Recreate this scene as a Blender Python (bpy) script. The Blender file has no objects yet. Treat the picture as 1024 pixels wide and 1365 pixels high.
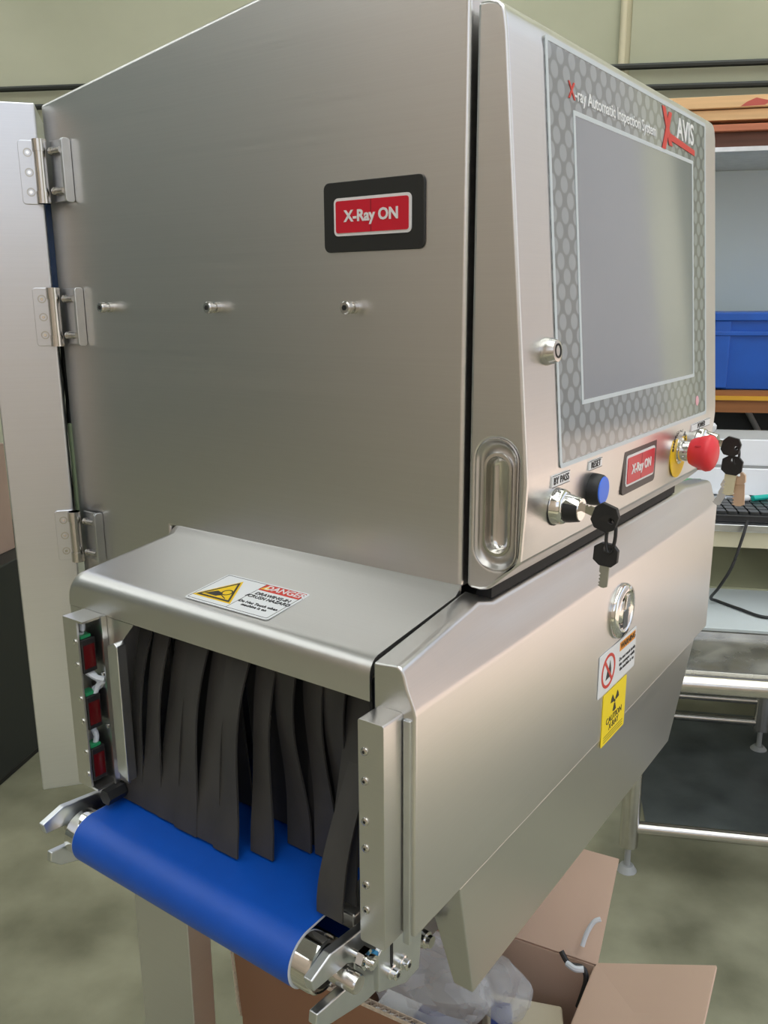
import bpy, bmesh, math, random
from mathutils import Vector, Matrix
random.seed(4)
PI = math.pi
sc = bpy.context.scene
COL = sc.collection

# ------------------------------------------------------------------ camera
H = 1.45          # camera height
S = 0.65          # machine unit in metres
YAW = 0.621188; PITCH = 0.242531; ROLL = 0.0052
cp, sp = math.cos(PITCH), math.sin(PITCH)
fw = Vector((-math.sin(YAW), math.cos(YAW), 0)); fwd = fw * cp + Vector((0, 0, -sp))
right0 = Vector((math.cos(YAW), math.sin(YAW), 0)); down0 = fwd.cross(right0)
rt = right0 * math.cos(ROLL) + down0 * math.sin(ROLL)
dn = -right0 * math.sin(ROLL) + down0 * math.cos(ROLL)
cam_d = bpy.data.cameras.new('camera'); cam = bpy.data.objects.new('camera', cam_d); COL.objects.link(cam)
cam_d.sensor_fit = 'HORIZONTAL'; cam_d.sensor_width = 36.0; cam_d.lens = 1138.04 * 36 / 1024
cam_d.clip_start = 0.02
CAMG = Vector((0.325, -0.563, 0))
m = Matrix((rt, -dn, -fwd)).transposed().to_4x4(); m.translation = CAMG + Vector((0, 0, H))
cam.matrix_world = m
sc.camera = cam
ROOM = YAW - 0.1885   # heading of the building against the machine

# ------------------------------------------------------------------ world, sun, exposure
w = bpy.data.worlds.new('sky'); sc.world = w; w.use_nodes = True
nt = w.node_tree; nt.nodes.clear()
out = nt.nodes.new('ShaderNodeOutputWorld'); bg = nt.nodes.new('ShaderNodeBackground')
tc = nt.nodes.new('ShaderNodeTexCoord'); sx = nt.nodes.new('ShaderNodeSeparateXYZ'); cr = nt.nodes.new('ShaderNodeValToRGB')
nt.links.new(tc.outputs['Generated'], sx.inputs[0]); nt.links.new(sx.outputs['Z'], cr.inputs[0])
cr.color_ramp.elements[0].color = (0.95, 0.95, 0.93, 1); cr.color_ramp.elements[1].color = (0.55, 0.68, 0.95, 1)
cr.color_ramp.elements[1].position = 0.8
nt.links.new(cr.outputs[0], bg.inputs[0]); bg.inputs[1].default_value = 1.5
nt.links.new(bg.outputs[0], out.inputs[0])
sun_d = bpy.data.lights.new('sun', 'SUN'); sun_d.energy = 5.0; sun_d.angle = 0.01; sun_d.color = (1, .93, .84)
sun = bpy.data.objects.new('sun', sun_d); COL.objects.link(sun)
sun.rotation_euler = (Matrix.Rotation(ROOM, 3, 'Z') @ Vector((-.17, .45, -.85))).to_track_quat('-Z', 'Y').to_euler()   # lights the yard and reaches a little way in through the doorway
def room_pt(a, b, z):
    return Matrix.Translation(CAMG) @ Matrix.Rotation(ROOM, 4, 'Z') @ Vector((a, b, z))
def area(name, a, b, z, rot, sx_, sy_, energy, color, portal=False):
    d = bpy.data.lights.new(name, 'AREA'); d.shape = 'RECTANGLE'; d.size = sx_; d.size_y = sy_
    d.energy = energy; d.color = color
    if portal: d.cycles.is_portal = True
    o = bpy.data.objects.new(name, d); COL.objects.link(o)
    o.matrix_world = Matrix.Translation(room_pt(a, b, z)) @ Matrix.Rotation(ROOM, 4, 'Z') @ rot
    return o
RX0, RX1, RB0, RB1, RZ = -8.0, 2.6, -3.4, 4.0, 5.2
# daylight through the doorways (portals only guide the sky light, they give none of their own)
area('doorway_daylight', RX1 - .02, 1.0, 1.9, Matrix.Rotation(PI / 2, 4, 'Y'), 3.7, 5.6, 1, (1, 1, 1), True)
area('window_daylight', .4, RB0 + .02, 3.3, Matrix.Rotation(PI / 2, 4, 'X'), 3.2, 2.6, 1, (1, 1, 1), True)
sc.view_settings.view_transform = 'Standard'; sc.view_settings.look = 'None'
sc.view_settings.gamma = 1.0; sc.view_settings.use_curve_mapping = False
sc.view_settings.exposure = 0.0
sc.cycles.use_denoising = True
sc.cycles.max_bounces = 8; sc.cycles.diffuse_bounces = 5; sc.cycles.sample_clamp_indirect = 6.0

# ------------------------------------------------------------------ materials
def lin(c): return tuple(((x / 255) / 12.92 if x / 255 <= .04045 else ((x / 255 + .055) / 1.055) ** 2.4) for x in c)
def mat(name, col, rough=.5, metal=0.0, noise=0.0, nscale=(8, 8, 8), bump=0.0, bscale=None, emit=None, spec=None, alpha=None, trans=0, detail=4.0, rvar=0.0, col2=None, coat=0.0):
    m = bpy.data.materials.new(name); m.use_nodes = True; n = m.node_tree.nodes; L = m.node_tree.links
    b = n['Principled BSDF']
    b.inputs['Base Color'].default_value = (*col, 1); b.inputs['Roughness'].default_value = rough; b.inputs['Metallic'].default_value = metal
    if spec is not None: b.inputs['Specular IOR Level'].default_value = spec
    if alpha is not None: b.inputs['Alpha'].default_value = alpha
    b.inputs['Transmission Weight'].default_value = trans
    b.inputs['Coat Weight'].default_value = coat
    if emit: b.inputs['Emission Color'].default_value = (*emit[0], 1); b.inputs['Emission Strength'].default_value = emit[1]
    tcn = n.new('ShaderNodeTexCoord')
    def noi(scale, det):
        mp = n.new('ShaderNodeMapping'); mp.inputs['Scale'].default_value = scale
        L.new(tcn.outputs['Object'], mp.inputs[0]); t = n.new('ShaderNodeTexNoise'); t.inputs['Scale'].default_value = 1.0
        t.inputs['Detail'].default_value = det; L.new(mp.outputs[0], t.inputs['Vector']); return t
    if noise or rvar or col2:
        t = noi(nscale, detail)
        if noise or col2:
            r = n.new('ShaderNodeMapRange'); r.inputs[1].default_value = .3; r.inputs[2].default_value = .7
            L.new(t.outputs[0], r.inputs[0]); mx = n.new('ShaderNodeMix'); mx.data_type = 'RGBA'
            c2 = col2 if col2 else tuple(min(1, c * (1 + noise)) for c in col); c1 = col if col2 else tuple(c * (1 - noise) for c in col)
            mx.inputs[6].default_value = (*c1, 1); mx.inputs[7].default_value = (*c2, 1)
            L.new(r.outputs[0], mx.inputs[0]); L.new(mx.outputs[2], b.inputs['Base Color'])
        if rvar:
            r2 = n.new('ShaderNodeMapRange'); r2.inputs[1].default_value = .3; r2.inputs[2].default_value = .7
            r2.inputs[3].default_value = rough - rvar; r2.inputs[4].default_value = rough + rvar
            L.new(t.outputs[0], r2.inputs[0]); L.new(r2.outputs[0], b.inputs['Roughness'])
    if bump:
        t2 = noi(bscale or nscale, detail); bp = n.new('ShaderNodeBump'); bp.inputs['Strength'].default_value = bump; bp.inputs['Distance'].default_value = .001
        L.new(t2.outputs[0], bp.inputs['Height']); L.new(bp.outputs[0], b.inputs['Normal'])
    return m
STEEL = (.69, .68, .665)
def brushed(name, sc3, rough=.3, col=STEEL):
    return mat(name, col, rough, 1.0, noise=.014, nscale=sc3, bump=.009, bscale=sc3, rvar=.025, detail=1)
st_z = brushed('brushed_steel', (3, 3, 1100), .31)
st_z2 = brushed('brushed_steel_cover', (3, 3, 1100), .30)
st_y = brushed('brushed_steel_top', (3, 1100, 60), .33)
st_door = brushed('brushed_steel_door', (3, 3, 900), .30, (.66, .68, .72))
steel = mat('satin_steel', (.62, .60, .57), .22, 1.0, noise=.05, nscale=(60, 60, 60))
cast = mat('cast_steel', (.50, .49, .46), .35, 1.0, noise=.1, nscale=(90, 90, 90), bump=.2)
chrome = mat('chrome', (.75, .74, .71), .08, 1.0)
alu = mat('galvanised_steel', (.66, .68, .70), .28, 1.0, noise=.08, nscale=(30, 30, 30))
black = mat('black_plastic', (.012, .012, .013), .45)
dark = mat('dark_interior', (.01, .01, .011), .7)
rubber = mat('curtain_rubber', (.045, .042, .038), .6, noise=.25, nscale=(25, 25, 12), bump=.2)
belt_m = mat('blue_belt', lin((8, 78, 178)), .42, noise=.05, nscale=(30, 30, 30), bump=.08, bscale=(900, 900, 900))
belt_edge = mat('belt_edge', (.62, .66, .72), .6)
red_l = mat('red_indicator', lin((200, 20, 45)), .3, noise=.04)
white_p = mat('white_print', (.75, .75, .76), .5)
sign_blk = mat('matt_black_frame', lin((30, 31, 30)), .42)
sign_blk2 = mat('dark_brown_frame', lin((66, 58, 56)), .4)
yellow = mat('yellow_plastic', lin((240, 200, 20)), .45)
yel_lab = mat('yellow_label', lin((250, 222, 15)), .4)
red_p = mat('red_plastic', lin((228, 52, 62)), .42)
red_print = mat('red_print', lin((205, 62, 50)), .5)
orange_print = mat('orange_print', lin((232, 150, 30)), .5)
blk_print = mat('black_print', (.02, .02, .02), .5)
blue_b = mat('blue_button', lin((40, 110, 235)), .35)
lab_w = mat('white_label', (.78, .80, .82), .4)
key_st = mat('key_metal', (.42, .43, .38), .35, 1.0)
key_y = mat('brass_key', (.80, .76, .55), .4, .6)
key_c = mat('copper_key', (.72, .52, .38), .35, .7)
red_lens = mat('red_lens', (.10, .004, .006), .12)
green_p = mat('green_plastic', (.02, .30, .12), .4)
wire_w = mat('white_cable', (.62, .66, .72), .45)
cardb = mat('cardboard', lin((198, 170, 152)), .8, noise=.05, nscale=(4, 4, 4), bump=.15, bscale=(260, 6, 6))
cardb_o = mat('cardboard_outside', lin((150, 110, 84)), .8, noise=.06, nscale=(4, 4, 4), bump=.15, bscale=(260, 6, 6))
cardb_e = mat('cardboard_edge', lin((206, 190, 172)), .85, noise=.2, nscale=(200, 200, 200))
wood = mat('pine_timber', lin((226, 186, 138)), .7, noise=.12, nscale=(3, 60, 60))
wood_r = mat('reddish_timber', lin((190, 118, 88)), .7, noise=.15, nscale=(3, 60, 60))
wood_d = mat('dark_timber', lin((95, 62, 50)), .7, noise=.2, nscale=(3, 60, 60))
shelf_w = mat('shelf_timber', lin((150, 96, 52)), .6, noise=.12, nscale=(3, 60, 60))
yel_edge = mat('yellow_edge', lin((214, 160, 44)), .6, noise=.08)
crate_m = mat('blue_crate_plastic', lin((18, 84, 178)), .4, noise=.08, nscale=(9, 9, 9))
rack_b = mat('rack_paint', lin((30, 66, 110)), .5, noise=.08)
concrete = mat('concrete_wall', lin((170, 173, 150)), .85, col2=lin((204, 206, 184)), nscale=(.7, .7, .9), detail=8, bump=.5, bscale=(9, 9, 9))
floor_m = mat('concrete_floor', lin((104, 103, 84)), .42, col2=lin((160, 158, 134)), nscale=(3.6, 3.6, 3.6), detail=9, rvar=.12, bump=.25, bscale=(14, 14, 14))
roof_m = mat('roof_sheet', lin((164, 170, 170)), .7, noise=.05)
joint_m = mat('joint_sealant', lin((206, 200, 172)), .7, noise=.04)
darkbar = mat('dark_rod', lin((42, 46, 42)), .5)
shade_m = mat('floor_shade', lin((84, 90, 90)), .38, noise=.35, nscale=(7, 7, 7), bump=.3, bscale=(60, 60, 60), rvar=.1)  # dark colour that paints the shade on the floor below the table
dirty = mat('dirty_steel', (.46, .45, .41), .3, .85, noise=.3, nscale=(9, 9, 9), rvar=.15, detail=8)
greyplast = mat('grey_panel', lin((205, 212, 214)), .35, noise=.06, nscale=(5, 5, 5))
whitebox = mat('white_panel', lin((246, 248, 254)), .45, noise=.02)
darkcab = mat('dark_cabinet_paint', lin((34, 37, 36)), .45, noise=.1, nscale=(4, 4, 4))
tan_m = mat('tan_box', lin((160, 138, 124)), .75, noise=.06)
fill_glow = mat('glowing_fill_panel', (.8, .85, .8), .5, emit=((.96, 1, 1), 3.2))  # glow for the added fill panels in the roof
yard = mat('yard_concrete', lin((208, 188, 171)), .9, noise=.08, nscale=(.4, .4, .4))
bld = mat('white_building', lin((206, 200, 194)), .8, noise=.04, nscale=(.5, .5, .5))
bag_m = mat('clear_film', (.80, .82, .86), .18, trans=0.0, alpha=.30, bump=.6, bscale=(40, 40, 40))
clear_m = mat('clear_plastic', (.75, .77, .78), .15, alpha=.55)
blue_pack = mat('blue_packaging', lin((28, 56, 132)), .35)
teal = mat('teal_plastic', lin((30, 185, 172)), .4)
foot_m = mat('grey_foot', (.35, .36, .36), .4)

def hmi_mat():
    m = bpy.data.materials.new('dotted_panel_print'); m.use_nodes = True; n = m.node_tree.nodes; L = m.node_tree.links
    b = n['Principled BSDF']; b.inputs['Roughness'].default_value = .10; b.inputs['Specular IOR Level'].default_value = .8; b.inputs['IOR'].default_value = 1.7
    t = n.new('ShaderNodeTexCoord'); ds = []
    for off in ((0, 0, 0), (0, .5, .5)):
        mp = n.new('ShaderNodeMapping'); mp.inputs['Scale'].default_value = (1, 1 / (.033 * S), 1 / (.035 * S)); mp.inputs['Location'].default_value = off
        L.new(t.outputs['Object'], mp.inputs[0])
        fr = n.new('ShaderNodeVectorMath'); fr.operation = 'FRACTION'; L.new(mp.outputs[0], fr.inputs[0])
        sb = n.new('ShaderNodeVectorMath'); sb.operation = 'SUBTRACT'; L.new(fr.outputs[0], sb.inputs[0]); sb.inputs[1].default_value = (.5, .5, .5)
        ml = n.new('ShaderNodeVectorMath'); ml.operation = 'MULTIPLY'; L.new(sb.outputs[0], ml.inputs[0]); ml.inputs[1].default_value = (0, 1, 1.1)
        ln = n.new('ShaderNodeVectorMath'); ln.operation = 'LENGTH'; L.new(ml.outputs[0], ln.inputs[0]); ds.append(ln)
    mn = n.new('ShaderNodeMath'); mn.operation = 'MINIMUM'; L.new(ds[0].outputs['Value'], mn.inputs[0]); L.new(ds[1].outputs['Value'], mn.inputs[1])
    r = n.new('ShaderNodeMapRange'); r.inputs[1].default_value = .27; r.inputs[2].default_value = .33
    L.new(mn.outputs[0], r.inputs[0]); mx = n.new('ShaderNodeMix'); mx.data_type = 'RGBA'
    mx.inputs[6].default_value = (*lin((140, 147, 150)), 1); mx.inputs[7].default_value = (*lin((104, 110, 110)), 1)
    L.new(r.outputs[0], mx.inputs[0]); L.new(mx.outputs[2], b.inputs['Base Color']); return m
hmi = hmi_mat()
hmi_line = mat('silver_line_print', lin((196, 206, 212)), .3)
glass = mat('screen_film', lin((112, 120, 128)), .07, spec=.9)
glass.node_tree.nodes['Principled BSDF'].inputs['IOR'].default_value = 2.0

# ------------------------------------------------------------------ mesh helpers
class MB:
    """collects solids in the machine's unit (k=S, z measured from eye height) or in room metres (k=1)"""
    def __init__(s, k=S, z0=H): s.v = []; s.f = []; s.k = k; s.z0 = z0
    def add(s, vs, fs, M=None):
        n = len(s.v)
        for p in vs:
            p = Vector(p)
            if M is not None: p = M @ p
            s.v.append((p.x * s.k, p.y * s.k, p.z * s.k + s.z0))
        s.f += [tuple(i + n for i in f) for f in fs]; return s
    def box(s, x0, x1, y0, y1, z0, z1, M=None):
        vs = [(x, y, z) for z in (z0, z1) for x, y in ((x0, y0), (x1, y0), (x1, y1), (x0, y1))]
        return s.add(vs, [(3, 2, 1, 0), (4, 5, 6, 7), (0, 1, 5, 4), (1, 2, 6, 5), (2, 3, 7, 6), (3, 0, 4, 7)], M)
    def prism(s, poly, lo, hi, M=None):
        """poly in local xy, extruded along local z"""
        n = len(poly); vs = [(x, y, lo) for x, y in poly] + [(x, y, hi) for x, y in poly]
        return s.add(vs, [tuple(range(n))[::-1], tuple(range(n, 2 * n))] + [(i, (i + 1) % n, (i + 1) % n + n, i + n) for i in range(n)], M)
    def ring(s, outer, inner, lo, hi, M=None):
        n = len(outer); vs = [(x, y, z) for P in (outer, inner) for z in (lo, hi) for x, y in P]; fs = []
        for i in range(n):
            j = (i + 1) % n
            fs += [(i, j, n + j, n + i), (2 * n + j, 2 * n + i, 3 * n + i, 3 * n + j), (n + i, n + j, 3 * n + j, 3 * n + i), (j, i, 2 * n + i, 2 * n + j)]
        return s.add(vs, fs, M)
    def lathe(s, prof, M=None, n=28):
        """prof: (radius, height) along local z, closed at both ends"""
        vs = []; fs = []
        for r, h in prof: vs += [(r * math.cos(2 * PI * i / n), r * math.sin(2 * PI * i / n), h) for i in range(n)]
        for k in range(len(prof) - 1):
            for i in range(n):
                j = (i + 1) % n; fs.append((k * n + i, k * n + j, (k + 1) * n + j, (k + 1) * n + i))
        fs.append(tuple(range(n))[::-1]); fs.append(tuple(range((len(prof) - 1) * n, len(prof) * n)))
        return s.add(vs, fs, M)
    def cyl(s, p0, p1, r, r1=None, n=20):
        p0 = Vector(p0); p1 = Vector(p1); d = p1 - p0
        M = Matrix.Translation(p0) @ d.to_track_quat('Z', 'Y').to_matrix().to_4x4()
        return s.lathe([(r, 0), (r if r1 is None else r1, d.length)], M, n)
    def tube(s, path, r, n=8):
        path = [Vector(p) for p in path]; vs = []; fs = []; up = Vector((.3, .2, 1)).normalized()
        for i, p in enumerate(path):
            d = (path[min(i + 1, len(path) - 1)] - path[max(i - 1, 0)]).normalized()
            a = d.cross(up); a = a.normalized() if a.length > 1e-4 else Vector((1, 0, 0)); b = d.cross(a)
            vs += [p + a * r * math.cos(2 * PI * k / n) + b * r * math.sin(2 * PI * k / n) for k in range(n)]
        for i in range(len(path) - 1):
            for k in range(n): j = (k + 1) % n; fs.append((i * n + k, i * n + j, (i + 1) * n + j, (i + 1) * n + k))
        fs.append(tuple(range(n))[::-1]); fs.append(tuple(range((len(path) - 1) * n, len(path) * n)))
        return s.add(vs, fs)
    def loft(s, secs):
        n = len(secs[0]); vs = [p for q in secs for p in q]; fs = []
        for k in range(len(secs) - 1):
            for i in range(n): j = (i + 1) % n; fs.append((k * n + i, k * n + j, (k + 1) * n + j, (k + 1) * n + i))
        fs.append(tuple(range(n))[::-1]); fs.append(tuple(range((len(secs) - 1) * n, len(secs) * n)))
        return s.add(vs, fs)
def catmull(pts, n=6):
    pts = [Vector(p) for p in pts]; P = [pts[0]] + pts + [pts[-1]]; o = []
    for i in range(1, len(P) - 2):
        for k in range(n):
            t = k / n; a, b, c, d = P[i - 1:i + 3]
            o.append(.5 * ((2 * b) + (c - a) * t + (2 * a - 5 * b + 4 * c - d) * t * t + (-a + 3 * b - 3 * c + d) * t ** 3))
    return o + [pts[-1]]
def rrect(x0, x1, y0, y1, r, n=5):
    o = []
    for cx, cy, a0 in ((x1 - r, y1 - r, 0), (x0 + r, y1 - r, 90), (x0 + r, y0 + r, 180), (x1 - r, y0 + r, 270)):
        o += [(cx + r * math.cos(math.radians(a0 + 90 * i / n)), cy + r * math.sin(math.radians(a0 + 90 * i / n))) for i in range(n + 1)]
    return o
def circ(cx, cy, r, n=24, ry=None): return [(cx + r * math.cos(2 * PI * i / n), cy + (ry or r) * math.sin(2 * PI * i / n)) for i in range(n)]
def frame(o, e1, e2):
    e1 = Vector(e1).normalized(); e2 = Vector(e2).normalized(); n = e1.cross(e2)
    M = Matrix((e1, e2, n)).transposed().to_4x4(); M.translation = Vector(o); return M

# ------------------------------------------------------------------ scene tree helpers
ORG = {}
RM = Matrix.Translation(CAMG) @ Matrix.Rotation(ROOM, 4, 'Z')
def tag(o, label=None, cat=None, group=None, kind=None):
    if label: o['label'] = label
    if cat: o['category'] = cat
    if group: o['group'] = group
    if kind: o['kind'] = kind
    return o
def place(o, org, room):
    if room: o.location = RM @ Vector(org); o.rotation_euler = (0, 0, ROOM)
    else: o.location = Vector(org)
def thing(name, org, label, cat, group=None, room=False):
    o = bpy.data.objects.new(name, None); COL.objects.link(o); o.empty_display_size = .1
    place(o, org, room); ORG[o.name] = Vector(org); return tag(o, label, cat, group)
def root_org(p): return ORG[p.name]
def mesh_obj(name, mb, mt, parent=None, org=None, room=False, bevel=0, seg=2, smooth=35, label=None, solid=0):
    og = root_org(parent) if parent else Vector(org or (0, 0, 0))
    me = bpy.data.meshes.new(name)
    me.from_pydata([(x - og.x, y - og.y, z - og.z) for x, y, z in mb.v], [], mb.f)
    bm = bmesh.new(); bm.from_mesh(me); bmesh.ops.recalc_face_normals(bm, faces=bm.faces); bm.to_mesh(me); bm.free()
    me.materials.append(mt)
    o = bpy.data.objects.new(name, me); COL.objects.link(o)
    if parent: o.parent = parent
    else: place(o, og, room)
    ORG[o.name] = og
    for p in me.polygons: p.use_smooth = True
    me.set_sharp_from_angle(angle=math.radians(smooth))
    if bevel:
        b = o.modifiers.new('bevel', 'BEVEL'); b.width = bevel; b.segments = seg; b.limit_method = 'ANGLE'; b.angle_limit = math.radians(25); b.harden_normals = True; b.use_clamp_overlap = True
    if solid:
        q = o.modifiers.new('solid', 'SOLIDIFY'); q.thickness = solid; q.offset = 0
    if label: o['label'] = label
    return o
def text_obj(name, body, size, M, mt, parent, bold=0.0, ax='CENTER', k=S, z0=H, sxx=1.0, sp=1.0):
    """lettering: M is a frame in the builder's units, size in the same units"""
    cu = bpy.data.curves.new(name, 'FONT'); cu.body = body; cu.size = size; cu.align_x = ax; cu.align_y = 'CENTER'
    cu.offset = bold * size; cu.extrude = .0004; cu.resolution_u = 3; cu.space_character = sp
    t = bpy.data.objects.new('tmp', cu); COL.objects.link(t)
    dg = bpy.context.evaluated_depsgraph_get(); me = bpy.data.meshes.new_from_object(t.evaluated_get(dg))
    bpy.data.objects.remove(t); bpy.data.curves.remove(cu)
    mb = MB(k, z0); mb.add([(v.co.x * sxx, v.co.y, v.co.z) for v in me.vertices], [tuple(p.vertices) for p in me.polygons], M)
    bpy.data.meshes.remove(me)
    o = mesh_obj(name, mb, mt, parent); return o
def struct(name, mb, mt, room=True, **k):
    o = mesh_obj(name, mb, mt, None, (0, 0, 0), room, **k); o['kind'] = 'structure'; return o

# ================================================================== THE BUILDING
B = lambda: MB(1, 0)
struct('floor', B().box(RX0, RX1 + .2, RB0, RB1, -.1, 0), floor_m)
struct('trim_yard', B().box(RX1 + .2, 22, -16, 18, -.14, -.02), yard)
b = B()
b.box(RX0, .262, RB1, RB1 + .2, 0, RZ); b.box(.282, RX1, RB1, RB1 + .2, 0, RZ)
wb = struct('wall_back', b, concrete)
mesh_obj('sealant_joint', B().box(.262, .282, RB1 + .012, RB1 + .03, 0, RZ), joint_m, wb)
mesh_obj('conduit', B().cyl((.248, RB1 - .014, 0), (.248, RB1 - .014, RZ), .014), joint_m, wb)
p = [(a, RB1 - .03, 2.425 - .016 * (a + 2.6)) for a in [-7, -5, -2.6, -1, .5, 1.5, 2.5]]
struct('trim_1', B().tube(p, .013), darkbar)
struct('trim_2', B().tube([(a, q, z - .081) for a, q, z in p], .013), darkbar)
struct('wall_left', B().box(RX0 - .2, RX0, RB0, RB1, 0, RZ), mat('dim_reflection_wall', lin((128, 138, 138)), .8, noise=.1, nscale=(1, 1, 1)))  # unseen wall, toned darker to shape its reflection in the end face
b = B(); D0, D1, DZ = -1.8, 3.8, 3.75
b.box(RX1, RX1 + .2, RB0, D0, 0, RZ); b.box(RX1, RX1 + .2, D1, RB1 + .2, 0, RZ); b.box(RX1, RX1 + .2, D0, D1, DZ, RZ)
struct('wall_right', b, concrete)
b = B(); b.box(RX0, -1.2, RB0 - .2, RB0, 0, RZ); b.box(2.0, RX1, RB0 - .2, RB0, 0, RZ); b.box(-1.2, 2.0, RB0 - .2, RB0, 0, 2.0); b.box(-1.2, 2.0, RB0 - .2, RB0, 4.6, RZ)
struct('wall_front', b, mat('warm_reflection_wall', lin((236, 216, 204)), .8, noise=.08, nscale=(1, 1, 1)))  # out of view; pale warm tone chosen to brighten the end face reflection
b = B(); FILL = [(-7.2, -6.0), (-4.6, -3.9), (-.9, .3), (1.0, 2.2)]; last = RX0
for s0, s1 in FILL: b.box(last, s0, RB0, RB1, RZ, RZ + .1); last = s1
b.box(last, RX1, RB0, RB1, RZ, RZ + .1)
ce = struct('ceiling', b, roof_m)
for s0, s1 in FILL: mesh_obj('fill_panel', B().box(s0, s1, RB0, RB1, RZ + .02, RZ + .06), fill_glow, ce)  # unseen glowing panels, added to fill the room with light
# building across the yard, seen mirrored in the screen
t = thing('neighbouring_building', (14, 6, 0), 'white building across the yard, mirrored in the touchscreen', 'building', room=True)
mesh_obj('facade', B().box(14, 20, -3, 18, 0, 8), bld, t)
mesh_obj('awning', B().box(13, 14, -1, 12, 3.2, 3.35), bld, t)

# ================================================================== THE MACHINE
M_ = thing('xray_inspection_machine', (-.25, .2, 0), 'brushed steel X-ray inspection machine with touchscreen door, blue belt and black strip curtain', 'machine')
def part(name, mb, mt, parent=None, **k): return mesh_obj(name, mb, mt, parent or M_, **k)
FX = frame((0, 0, 0), (1, 0, 0), (0, 0, 1))            # local xy = machine x,z ; local z = -y
def FE(x, z, y=0): return frame((x, y, z), (1, 0, 0), (0, 0, 1))     # on the end face
def xf(z): return .0633 - .0859 * z
def FS(y, z, d=0): return frame((xf(z) + d, y, z), (0, 1, 0), (-.0856, 0, .9963))   # on the sloping door front
def FP(y, z, x=.0785): return frame((x, y, z), (0, 1, 0), (0, 0, 1))                # on an upright plane facing +x
L_Y = .78
# cabinet
cab = part('cabinet', MB().prism([(-.777, -.84), (-.536, -.84), (-.536, -.345), (-.004, -.345), (-.004, .318), (-.1, .372), (-.3, .366), (-.777, .30)], -L_Y, 0, FX), st_z, bevel=.0038, seg=4)
# knobs on the end face
for x in (-.6419, -.4058, -.1636):
    mb = MB(); mb.lathe([(.0075, 0), (.0075, .006), (.0055, .0065), (.0055, .012), (.008, .013), (.008, .019), (.0065, .0205)], FE(x, -.008), 18)
    k = part('cap_screw', mb, steel)
    mesh_obj('hex_socket', MB().lathe([(.0035, .0195), (.0035, .0212)], FE(x, -.008), 6), dark, k)
# indicator on the end face
def indicator(M, w, h, iw, ih, fr, nm, ts):
    o = part(nm, MB().prism(rrect(-w / 2, w / 2, -h / 2, h / 2, .008), 0, .003, M), fr, bevel=.0006)
    mesh_obj('white_border', MB().prism(rrect(-iw / 2, iw / 2, -ih / 2, ih / 2, .006), .003, .0042, M), white_p, o)
    mesh_obj('red_lens', MB().prism(rrect(-iw / 2 + .0035, iw / 2 - .0035, -ih / 2 + .0035, ih / 2 - .0035, .003), .0042, .0052, M), red_l, o)
    mesh_obj('lens_seam', MB().box(-.001, .0005, -ih / 2 + .0035, ih / 2 - .0035, .0052, .0054, M), mat('seam_red', lin((150, 18, 36)), .4), o)
    text_obj('lettering', 'X-Ray ON', ts, M @ Matrix.Translation((0, 0, .0056)), white_p, o, bold=.03)
    return o
indicator(FE(-.133, .0990), .148, .0815, .114, .044, sign_blk, 'warning_light', .0182)
# ---- hood over the infeed
hx0, hx1 = -.537, -.004
def hoodprof():
    P = [(.0008, -.3405), (-.012, -.3510)]
    P += [(-.170, -.3695)]
    for i in range(1, 7):
        a = math.radians(90 + 90 * i / 6); P.append((-.170 + .02 * math.cos(a), -.3895 + .02 * math.sin(a)))
    P += [(-.19, -.419), (-.186, -.419), (-.186, -.392), (-.168, -.376), (.0008, -.358)]
    return P
hp = [(y, z) for y, z in hoodprof()]
def hsec(x, dz=0, sq=0): return [(x, y, z - dz) for y, z in hp]
mb = MB(); mb.loft([hsec(hx0 + .022), hsec(hx1)])
# rounded left shoulder and left side wall
secs = []
for i in range(0, 7):
    a = math.radians(90 * i / 6); secs.append([(hx0 + .022 - .022 * math.sin(a), y, z - .022 * (1 - math.cos(a)) * (1 if z > -.4 else .0)) for y, z in hp])
mb.loft(secs)
mb.box(hx0, hx0 + .004, -.186, 0, -.66, -.405)
part('hood', mb, st_y)
# front frame around the infeed opening
F0 = frame((0, -.186, 0), (1, 0, 0), (0, 0, 1))
fr = part('opening_frame', MB().prism([(hx0 + .001, -.67), (-.436, -.67), (-.436, -.462), (-.397, -.4195), (hx0 + .001, -.4195)], 0, .004, F0), st_z)
part('guide_flange', MB().prism([(-.440, -.455), (-.440, -.645), (-.418, -.655), (-.418, -.452), (-.424, -.447)], .002, .018, F0), alu, bevel=.001)
# tunnel body behind the curtain
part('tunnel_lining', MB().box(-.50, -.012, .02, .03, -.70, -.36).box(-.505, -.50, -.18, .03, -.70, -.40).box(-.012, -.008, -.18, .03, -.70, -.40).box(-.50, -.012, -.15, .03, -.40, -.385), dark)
part('tunnel_frame', MB().box(-.535, -.44, -.182, -.01, -.665, -.42).box(-.535, 0, 0.0, L_Y, -.84, -.36), st_z, bevel=.001)
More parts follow.
